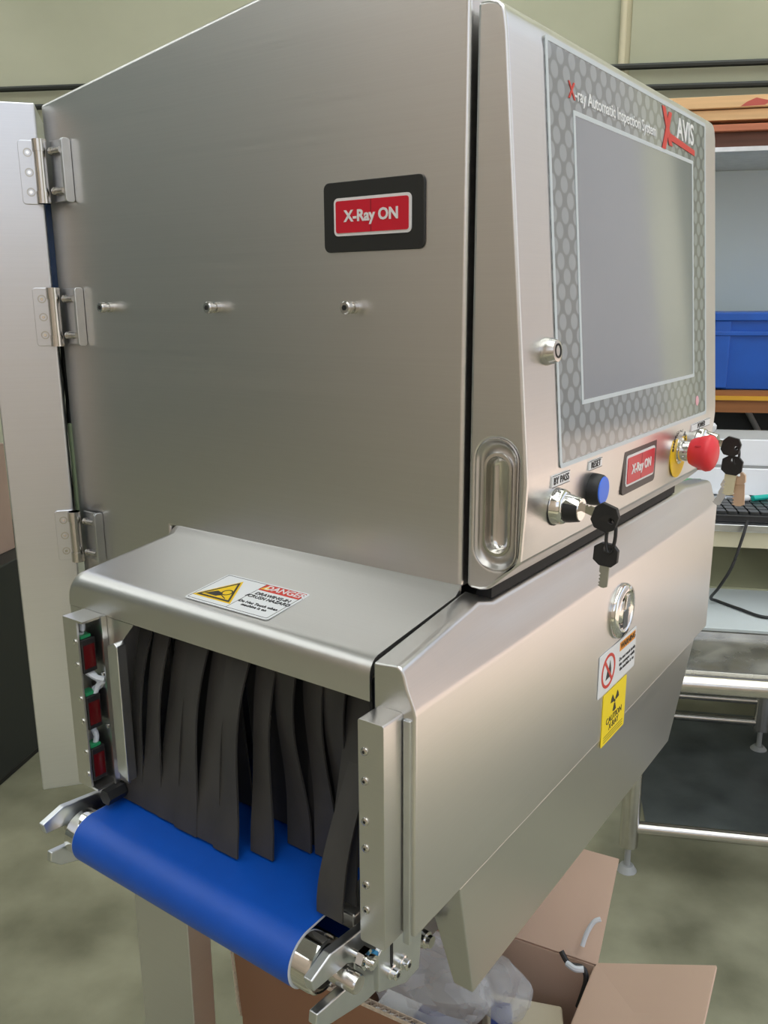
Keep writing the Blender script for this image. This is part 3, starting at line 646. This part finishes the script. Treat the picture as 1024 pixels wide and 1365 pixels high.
# ================================================================== KEYS (held by the switches, so things of their own)
def key_head(M, r=.0165, hx=.009):
    outer = [(r * .95, r * .45), (r * .55, r), (-r * .55, r), (-r * .95, r * .45), (-r * .95, -r * .55), (-r * .5, -r), (r * .5, -r), (r * .95, -r * .55)]
    inner = [(.0036 * math.cos(math.radians(a)) + hx, .0036 * math.sin(math.radians(a))) for a in (25, 60, 120, 155, 205, 240, 300, 335)]
    return MB().ring(outer, inner, -.0035, .0035, M)
def blade_poly(l, wd):
    P = [(0, -wd), (l * .93, -wd), (l, -wd * .3), (l, wd * .3), (l * .93, wd)]; x = l * .88; k = 0
    while x > l * .3: P += [(x, wd * (.98 if k % 2 else .62))]; x -= l * .075; k += 1
    return P + [(l * .26, wd), (0, wd)]
def make_key(name, org, Mloc, label, head_m, blade_m, cat='key', group=None, r=.0165, bl=.034, bw=.0062):
    """Mloc: head centre frame, -x local towards the blade"""
    og = Vector((org[0] * S, org[1] * S, org[2] * S + H)); t = thing(name, og, label, cat, group)
    mesh_obj('key_head', key_head(Mloc, r, r * .55), head_m, t, bevel=.0006)
    mesh_obj('key_blade', MB().prism([(-r * .8 - x, y_) for x, y_ in blade_poly(bl, bw)], -.0013, .0013, Mloc), blade_m, t)
    return t
def FXZ(x, y, z, ang):  # frame in the x-z plane, local x turned by ang degrees
    return frame((x, y, z), (1, 0, 0), (0, 0, 1)) @ Matrix.Rotation(math.radians(ang), 4, 'Z')
make_key('switch_key', (.1455, .0850, -.2540), FXZ(.1425, .0850, -.2510, -18), 'black-headed key turned in the bypass key switch', black, chrome, r=.0165, bl=.024, bw=.0055)
make_key('hanging_key', (.150, .0860, -.303), FXZ(.1450, .0875, -.2970, 87), 'black-headed steel key dangling below the bypass key switch', black, key_st, r=.0150, bl=.030, bw=.0058)
def loop(name, cx, cy, z0, z1, w_, lab):
    pts = []; n = 20
    for i in range(n + 1): a = 2 * PI * i / n; pts.append((cx + w_ * math.sin(a), cy + w_ * .5 * math.cos(a), (z0 + z1) / 2 + (z1 - z0) / 2 * math.cos(a)))
    o = mesh_obj(name, MB().tube(pts, .0022, 8), black, None, (cx * S, cy * S, z0 * S + H)); tag(o, lab, 'key ring'); return o
loop('key_loop', .1500, .0865, -.293, -.252, .0055, 'short black loop joining the two bypass switch keys')
make_key('switch_key', (.137, .685, -.247), FXZ(.1360, .685, -.2500, -12), 'black-headed key in the switch behind the red emergency stop', black, chrome, r=.0165, bl=.024, bw=.006)
make_key('hanging_key', (.141, .690, -.286), FXZ(.1395, .690, -.2840, 86), 'black-headed key with pale brass blade hanging behind the emergency stop', black, key_y, r=.0175, bl=.040, bw=.0095)
make_key('hanging_key', (.150, .700, -.330), FXZ(.1500, .700, -.3080, 94), 'copper-coloured notched key hanging in the rear bunch', key_c, key_c, r=.0120, bl=.040, bw=.0105)
make_key('hanging_key', (.128, .693, -.320), FXZ(.1330, .696, -.3200, 66), 'silver key sticking out left at the bottom of the rear bunch', chrome, alu, r=.0100, bl=.034, bw=.0070)
loop('key_loop', .1450, .690, -.281, -.252, .0045, 'small black loop joining the keys behind the emergency stop')

# ================================================================== CARDBOARD BOX UNDER THE MACHINE
zr = .50
nr, nl, fr_, fl_ = Vector((-.012, .262)), Vector((-.505, .208)), Vector((-.038, .478)), Vector((-.53, .405))
bt = thing('cardboard_box', (-.27, .34, 0), 'open brown cardboard box on the floor under the belt end', 'box')
def quad(pts, th, mt, nm, parent, cuts=None):
    pts = [Vector(p_) for p_ in pts]; n_ = (pts[1] - pts[0]).cross(pts[2] - pts[0]).normalized() * th
    mb = MB(1, 0); mb.add([*pts, *[p_ + n_ for p_ in pts]], [(3, 2, 1, 0), (4, 5, 6, 7), (0, 1, 5, 4), (1, 2, 6, 5), (2, 3, 7, 6), (3, 0, 4, 7)])
    return mesh_obj(nm, mb, mt, parent)
V3 = lambda v, z: (v.x, v.y, z)
quad([V3(fl_, 0), V3(fr_, 0), V3(fr_, zr), V3(fl_, zr)], .004, cardb, 'side_wall', bt)
quad([V3(fr_, 0), V3(nr, 0), V3(nr, zr), V3(fr_, zr)], .004, cardb, 'side_wall', bt)
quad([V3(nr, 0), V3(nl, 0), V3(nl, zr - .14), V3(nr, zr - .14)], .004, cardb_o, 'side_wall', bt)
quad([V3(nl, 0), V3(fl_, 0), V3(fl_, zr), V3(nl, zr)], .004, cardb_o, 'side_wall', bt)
quad([V3(nl, .002), V3(nr, .002), V3(fr_, .002), V3(fl_, .002)], .004, cardb, 'bottom', bt)
# flaps
quad([V3(fl_, zr), V3(fr_, zr), (fr_.x - .016, fr_.y + .112, zr + .105), (fl_.x + .0, fl_.y + .112, zr + .105)], .004, cardb, 'flap', bt)
quad([V3(fr_, zr), V3(nr, zr), (nr.x + .160, nr.y + .02, zr + .07), (fr_.x + .163, fr_.y + .0, zr + .08)], .004, cardb, 'flap', bt)
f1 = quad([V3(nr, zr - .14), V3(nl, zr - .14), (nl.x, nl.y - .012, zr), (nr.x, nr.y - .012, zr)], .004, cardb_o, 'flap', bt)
# corrugated cut edge of the near flap: liners and the wave between them
mb = MB(1, 0); n = 90; a0 = Vector((nl.x, nl.y - .012, zr)); a1 = Vector((nr.x, nr.y - .012, zr)); e = (a1 - a0) / n; nn = Vector((0, 1, 0)) * .0075
for k in range(n):
    p0 = a0 + e * k; q0 = p0 + (nn if k % 2 else Vector()); q1 = p0 + e + (Vector() if k % 2 else nn)
    mb.add([q0, q1, q1 + Vector((0, .0012, 0)), q0 + Vector((0, .0012, 0)), q0 + Vector((0, 0, .004)), q1 + Vector((0, 0, .004)), q1 + Vector((0, .0012, .004)), q0 + Vector((0, .0012, .004))], [(3, 2, 1, 0), (4, 5, 6, 7), (0, 1, 5, 4), (1, 2, 6, 5), (2, 3, 7, 6), (3, 0, 4, 7)])
for dy in (-.0012, .0085):
    p0 = a0 + Vector((0, dy, -.001)); p1 = a1 + Vector((0, dy, -.001)); w_ = Vector((0, .0012, 0)); h_ = Vector((0, 0, .006))
    mb.add([p0, p1, p1 + w_, p0 + w_, p0 + h_, p1 + h_, p1 + w_ + h_, p0 + w_ + h_], [(3, 2, 1, 0), (4, 5, 6, 7), (0, 1, 5, 4), (1, 2, 6, 5), (2, 3, 7, 6), (3, 0, 4, 7)])
mesh_obj('corrugated_edge', mb, cardb_e, f1)
quad([(nl.x - .004, nl.y - .014, zr), (nl.x - .004, nl.y, zr - .14), (nl.x - .022, nl.y + .01, zr - .14), (nl.x - .022, nl.y + .0, zr)], .003, cardb_e, 'flap_edge', bt)
# contents
c1 = thing('small_carton', (-.08, .37, .36), 'small cream carton lying inside the open cardboard box', 'box')
Mc = Matrix.Translation((-.105, .372, .42)) @ Matrix.Rotation(.5, 4, 'Z') @ Matrix.Rotation(.12, 4, 'Y')
mesh_obj('carton_body', MB(1, 0).box(-.055, .055, -.035, .035, -.035, .035, Mc), mat('cream_card', lin((196, 186, 164)), .7, noise=.04), c1, bevel=.004)
mesh_obj('blue_label', MB(1, 0).box(-.05, -.02, -.034, .02, .0350, .0356, Mc), blue_pack, c1)
mesh_obj('print_lines', MB(1, 0).box(.0, .03, -.020, -.018, .0350, .0356, Mc).box(.0, .03, -.014, -.012, .0350, .0356, Mc), mat('grey_print', (.25, .25, .25), .6), c1)
c2 = thing('blue_package', (-.22, .29, .38), 'dark blue and white package lying inside the cardboard box by the near flap', 'package')
Mc = Matrix.Translation((-.225, .300, .385)) @ Matrix.Rotation(.1, 4, 'Z') @ Matrix.Rotation(-.1, 4, 'X')
mesh_obj('package_body', MB(1, 0).box(-.09, .15, -.032, .05, -.03, .03, Mc), blue_pack, c2, bevel=.003)
mesh_obj('white_emblem', MB(1, 0).ring(circ(.02, 0, .012, 20), circ(.02, 0, .007, 20), .030, .0306, Mc).box(.0185, .0215, -.010, .010, .030, .0307, Mc), lab_w, c2)
mesh_obj('white_corner', MB(1, 0).box(-.089, -.03, -.031, .049, .0300, .0305, Mc), lab_w, c2)
# crumpled film bag
def film(name, cx, cy, cz, rx, ry, rz, seed, label):
    rnd = random.Random(seed); bm = bmesh.new(); bmesh.ops.create_icosphere(bm, subdivisions=4, radius=1)
    ph = [(rnd.uniform(2, 7), Vector((rnd.uniform(-1, 1), rnd.uniform(-1, 1), rnd.uniform(-1, 1))).normalized(), rnd.uniform(0, 6)) for _ in range(9)]
    for v_ in bm.verts:
        c = v_.co.copy(); s_ = 1 + sum(.10 * abs(math.sin(f_ * c.dot(k_) + p_)) for f_, k_, p_ in ph) - .45
        v_.co = Vector((cx + c.x * rx * s_, cy + c.y * ry * s_, cz + c.z * rz * s_))
    me = MB(1, 0); me.add([v_.co for v_ in bm.verts], [tuple(x.index for x in f_.verts) for f_ in bm.faces]); bm.free()
    o = mesh_obj(name, me, bag_m, None, (cx, cy, cz - rz), smooth=22); tag(o, label, 'bag'); return o
film('plastic_bag', -.220, .315, .500, .080, .055, .050, 3, 'crumpled clear plastic bag bulging out of the cardboard box')
film('plastic_bag', -.140, .355, .500, .045, .035, .034, 8, 'flat clear plastic bag draped over the small cream carton')
# loose cable ends on the far rim of the box
o = mesh_obj('cable_end', MB(1, 0).tube(catmull([(-.085, .452, .520), (-.070, .448, .508), (-.052, .455, .505), (-.044, .45, .49), (-.05, .44, .45)], 6), .004), black, None, (-.06, .45, .5))
tag(o, 'black cable end hooked over the corner of the cardboard box', 'cable')
o = mesh_obj('cable_tie', MB(1, 0).tube(catmull([(-.072, .445, .510), (-.058, .441, .511), (-.047, .446, .512)], 5), .0045), wire_w, None, (-.06, .44, .5))
tag(o, 'white tie wrapped round the black cable end', 'cable tie')
o = mesh_obj('cable_tie', MB(1, 0).tube(catmull([(-.060, .470, .528), (-.058, .480, .545), (-.052, .49, .560), (-.044, .495, .565)], 5), .0035), wire_w, None, (-.055, .48, .5))
tag(o, 'thin white strap end sticking up before the raised far flap', 'strap')

# ================================================================== BACKGROUND, RIGHT
def T(name, org, label, cat, group=None): return thing(name, org, label, cat, group, room=True)
R1 = B
# pipe frame table
t = T('pipe_frame_table', (.8, 2.15, 0), 'low stainless table on a round pipe frame, dirty steel top', 'table')
mesh_obj('table_top', R1().box(.20, 1.6, 2.055, 2.30, .548, .562), dirty, t, bevel=.002)
mesh_obj('top_edge', R1().box(.20, 1.6, 2.292, 2.302, .562, .575), alu, t)
mesh_obj('front_rail', R1().cyl((.18, 2.035, .535), (1.62, 2.035, .535), .024), steel, t)
mesh_obj('lower_rail', R1().cyl((.25, 2.03, .128), (1.55, 2.03, .128), .016), steel, t)
mesh_obj('lower_rail', R1().cyl((.25, 2.74, .10), (1.2, 2.74, .10), .014), steel, t)
mesh_obj('upper_rail', R1().cyl((.25, 2.74, .175), (1.2, 2.74, .175), .012), steel, t)
for a, q in ((.255, 2.03), (1.5, 2.03), (.27, 2.74), (.735, 2.74)):
    zf = .0042 if a > .5 and q > 2.5 else 0
    l_ = mesh_obj('leg', R1().cyl((a, q, .075), (a, q, .54 if q < 2.5 else .26), .024), steel, t)
    mesh_obj('levelling_foot', R1().cyl((a, q, .012), (a, q, .08), .008).cyl((a, q, zf), (a, q, .016), .026, .016), foot_m, l_)
mb = R1()
for a in (.255, 1.5): mb.cyl((a, 2.03, .50), (a, 2.74, .24), .014)
mesh_obj('cross_rail', mb, steel, t)
# grey sheet table behind
t = T('sheet_table', (.9, 2.8, 0), 'low table behind with a pale grey plastic sheet on top', 'table')
mesh_obj('table_top', R1().box(.24, 1.7, 2.365, 3.30, .535, .560), greyplast, t, bevel=.002)
mesh_obj('olive_sheet', R1().box(.38, 1.7, 2.72, 3.30, .560, .566), mat('olive_film', lin((172, 172, 142)), .4, noise=.06, nscale=(6, 6, 6)), t)
for a, q in ((.27, 2.42), (1.62, 2.42), (.27, 3.24), (1.62, 3.24)): mesh_obj('leg', R1().box(a - .02, a + .02, q - .02, q + .02, 0, .535), alu, t)
# workbench with keyboard
t = T('workbench', (1.0, 2.9, 0), 'steel workbench carrying a black keyboard and white panels', 'bench')
mesh_obj('bench_top', R1().box(.46, 1.8, 2.55, 3.34, .790, .812), alu, t, bevel=.002)
mesh_obj('apron', R1().box(.47, 1.8, 2.565, 2.585, .74, .790), joint_m, t)
for a, q in ((.50, 3.325), (1.75, 2.60), (1.75, 3.325)): mesh_obj('leg', R1().box(a - .02, a + .02, q - .02, q + .02, 0, .79), alu, t)
kb = T('keyboard', (.75, 2.75, .812), 'black keyboard lying at the front of the workbench', 'keyboard')
mesh_obj('keyboard_body', R1().box(.50, .98, 2.58, 2.80, .812, .834), black, kb, bevel=.004)
for r_ in range(5):
    for c_ in range(15):
        x_ = .508 + c_ * .031; y_ = 2.592 + r_ * .040
        mesh_obj('key_cap', R1().prism(rrect(x_, x_ + .026, y_, y_ + .033, .003, 2), .834, .842), mat('key_black', (.03, .033, .035), .35) if (r_ + c_) == 0 else bpy.data.materials['key_black'], kb)
o = mesh_obj('cloth_bundle', R1().tube(catmull([(.78, 2.90, .835), (.86, 2.86, .84), (.93, 2.90, .84), (1.02, 2.86, .84)], 5), .035, 10), mat('charcoal_cloth', (.03, .035, .035), .8), None, (.9, 2.9, .812), True)
tag(o, 'charcoal bundle lying behind the keyboard', 'cloth')
o = mesh_obj('marker_pen', R1().tube([(.640, 2.745, .850), (.690, 2.775, .850)], .0085, 10), teal, None, (.66, 2.76, .842), True); tag(o, 'teal marker pen lying across the keyboard', 'pen')
o = mesh_obj('small_connector', R1().cyl((.595, 2.725, .852), (.625, 2.74, .852), .010), lab_w, None, (.61, 2.73, .842), True); tag(o, 'white plug end beside the teal pen', 'plug')
cl = T('green_connector', (.52, 2.72, .812), 'black device with a green clip at the bench corner', 'connector')
mesh_obj('housing', R1().box(.415, .50, 2.80, 2.86, .835, .878), black, cl, bevel=.004); mesh_obj('clip', R1().box(.475, .505, 2.79, 2.80, .825, .86).box(.44, .50, 2.795, 2.85, .878, .886), mat('green_clip', (.05, .32, .10), .4), cl)
for k, (z0, z1, lab) in enumerate(((.815, .905, 'white panel standing on the bench, lower of two'), (.913, 1.000, 'pale white panel on top of the lower panel'))):
    o = mesh_obj('white_panel', R1().box(.36, 1.7, 2.95 + .01 * k, 2.99 + .01 * k, z0, z1), whitebox, None, (1, 2.97, z0), True, bevel=.003); tag(o, lab, 'panel')
o = mesh_obj('grey_spacer', R1().box(.37, 1.7, 2.955, 2.995, .905, .913), foot_m, None, (1, 2.97, .905), True); tag(o, 'thin grey strip between the two white panels', 'strip')
tr = T('plastic_tray', (.8, 2.99, 1.0), 'clear plastic tray resting on the white panels', 'tray')
mesh_obj('tray_base', R1().box(.50, 1.3, 2.97, 3.10, 1.0005, 1.004), clear_m, tr); mesh_obj('tray_rim', R1().box(.50, 1.3, 2.965, 2.972, 1.0005, 1.03).box(.50, .506, 2.97, 3.10, 1.0005, 1.03), clear_m, tr)
mesh_obj('tray_handle', R1().lathe([(.006, 0), (.012, .010), (.012, .022), (.005, .030)], Matrix.Translation((.545, 2.968, 1.022)), 16), lab_w, tr)
cb = mesh_obj('black_cable', R1().tube(catmull([(.585, 2.545, .826), (.570, 2.52, .78), (.545, 2.50, .70), (.515, 2.50, .635), (.505, 2.55, .585), (.53, 2.58, .566), (.58, 2.52, .566), (.64, 2.46, .566), (.72, 2.50, .566), (.80, 2.60, .566)], 7), .0045, 8), black, None, (.6, 2.5, .56), True)
tag(cb, 'thin black cable looping down from the keyboard to the grey sheet', 'cable')
o = mesh_obj('shade_sheet', R1().prism([(.325, 2.20), (1.58, 2.20), (1.58, 2.98), (.325, 2.98)], .0005, .004), shade_m, None, (.9, 2.6, 0), True); tag(o, 'dark sheet on the floor standing in for the shade under the pipe frame table', 'shade sheet')  # thin dark sheet in place of the floor shade beneath the table
# rack with blue crate and timber
t = T('storage_rack', (1.0, 3.6, 0), 'steel storage rack with timber shelf boards against the wall', 'rack')
mesh_obj('shelf_board', R1().box(.53, 1.9, 3.40, 3.90, 1.085, 1.117), shelf_w, t)
mesh_obj('shelf_edge', R1().box(.53, 1.9, 3.388, 3.400, 1.082, 1.097), yel_edge, t)
mesh_obj('shelf_beam', R1().box(.53, 1.9, 3.40, 3.44, 1.035, 1.082), shelf_w, t)
mesh_obj('top_board', R1().box(.40, 1.9, 3.40, 3.90, 1.955, 1.970), alu, t)
mesh_obj('top_panel', R1().box(.40, 1.9, 3.42, 3.90, 1.970, 2.020), wood_d, t)
mesh_obj('back_panel', R1().box(.42, 1.9, 3.885, 3.893, 1.118, 1.953), mat('pale_grey_sheet', lin((188, 202, 204)), .6, noise=.03, nscale=(3, 3, 3)), t)
mesh_obj('lower_shelf', R1().box(.42, 1.9, 3.40, 3.90, .60, .62), darkcab, t)
mesh_obj('back_sheet', R1().box(.42, 1.9, 3.895, 3.90, .62, 1.08), darkcab, t)
for a, q in ((.44, 3.42), (.44, 3.88), (1.88, 3.42), (1.88, 3.88)): mesh_obj('upright', R1().box(a - .02, a + .02, q - .02, q + .02, 0, 2.02), rack_b, t)
mesh_obj('diagonal_brace', R1().cyl((.80, 3.86, 1.06), (1.05, 3.86, .64), .012), foot_m, t)
c = T('storage_crate', (.9, 3.6, 1.117), 'blue plastic crate standing on the timber shelf', 'crate')
M0 = lambda e, z: [(.61 + e, 3.41 + e, z), (1.22 - e, 3.41 + e, z), (1.22 - e, 3.80 - e, z), (.61 + e, 3.80 - e, z)]
mb = R1(); mb.loft([M0(.016, 1.118), M0(.0, 1.40)]); mesh_obj('crate_body', mb, crate_m, c, bevel=.006)
mesh_obj('crate_rim', R1().box(.598, 1.232, 3.398, 3.812, 1.372, 1.402), crate_m, c, bevel=.004)
mesh_obj('crate_rib', R1().box(.600, 1.230, 3.400, 3.810, 1.318, 1.334), crate_m, c, bevel=.003)
mesh_obj('crate_corner', R1().prism([(.602, 3.404), (.66, 3.404), (.66, 3.43), (.602, 3.47)], 1.125, 1.372), crate_m, c, bevel=.004)
for k, (z0, z1, a0, q0, mt, lab) in enumerate(((2.022, 2.044, .40, 3.395, wood_r, 'reddish timber plank, lowest of the stack on the rack'), (2.058, 2.092, .40, 3.40, wood, 'pale pine plank, middle of the stack on the rack'), (2.096, 2.134, .36, 3.385, wood, 'pale pine plank with a red mark, top of the stack on the rack'))):
    o = mesh_obj('timber_plank', R1().box(a0, 1.9, q0, q0 + .14, z0, z1), mt, None, (1, q0, z0), True, bevel=.002); tag(o, lab, 'plank', 'timber planks on the rack')
    if k == 2: mesh_obj('red_mark', R1().prism([(.62, z0 + .002), (.70, z0 + .004), (.72, z0 + .016), (.67, z0 + .028), (.64, z0 + .016)], .0, .0008, frame((0, q0, 0), (1, 0, 0), (0, 0, 1))), mat('red_paint', lin((190, 90, 80)), .7), o)
for a, w_ in ((.45, 'at the left end'), (.9, 'in the middle'), (1.6, 'at the right end')):
    o = mesh_obj('spacer_block', R1().box(a, a + .06, 3.42, 3.50, 2.044, 2.058), wood_d, None, (a, 3.45, 2.044), True); tag(o, 'thin dark timber spacer between the stacked planks, ' + w_, 'spacer', 'timber spacers on the rack')
# ================================================================== BACKGROUND, LEFT
t = T('dark_cabinet', (-2.0, 2.4, 0), 'dark steel cabinet standing on the floor behind the open rear door', 'cabinet')
mesh_obj('cabinet_body', R1().prism([(-2.6, 1.75), (-1.605, 1.75), (-1.605, 2.75), (-2.6, 2.75)], .02, .675), darkcab, t, bevel=.006)
mesh_obj('plinth', R1().prism([(-2.58, 1.77), (-1.615, 1.77), (-1.615, 2.73), (-2.58, 2.73)], 0, .02), black, t)
o = mesh_obj('tan_box', R1().prism([(-2.3, 1.9), (-1.68, 1.9), (-1.68, 2.4), (-2.3, 2.4)], .675, 1.02), tan_m, None, (-2.0, 2.15, .675), True, bevel=.003); tag(o, 'tan carton standing on the dark cabinet', 'box')
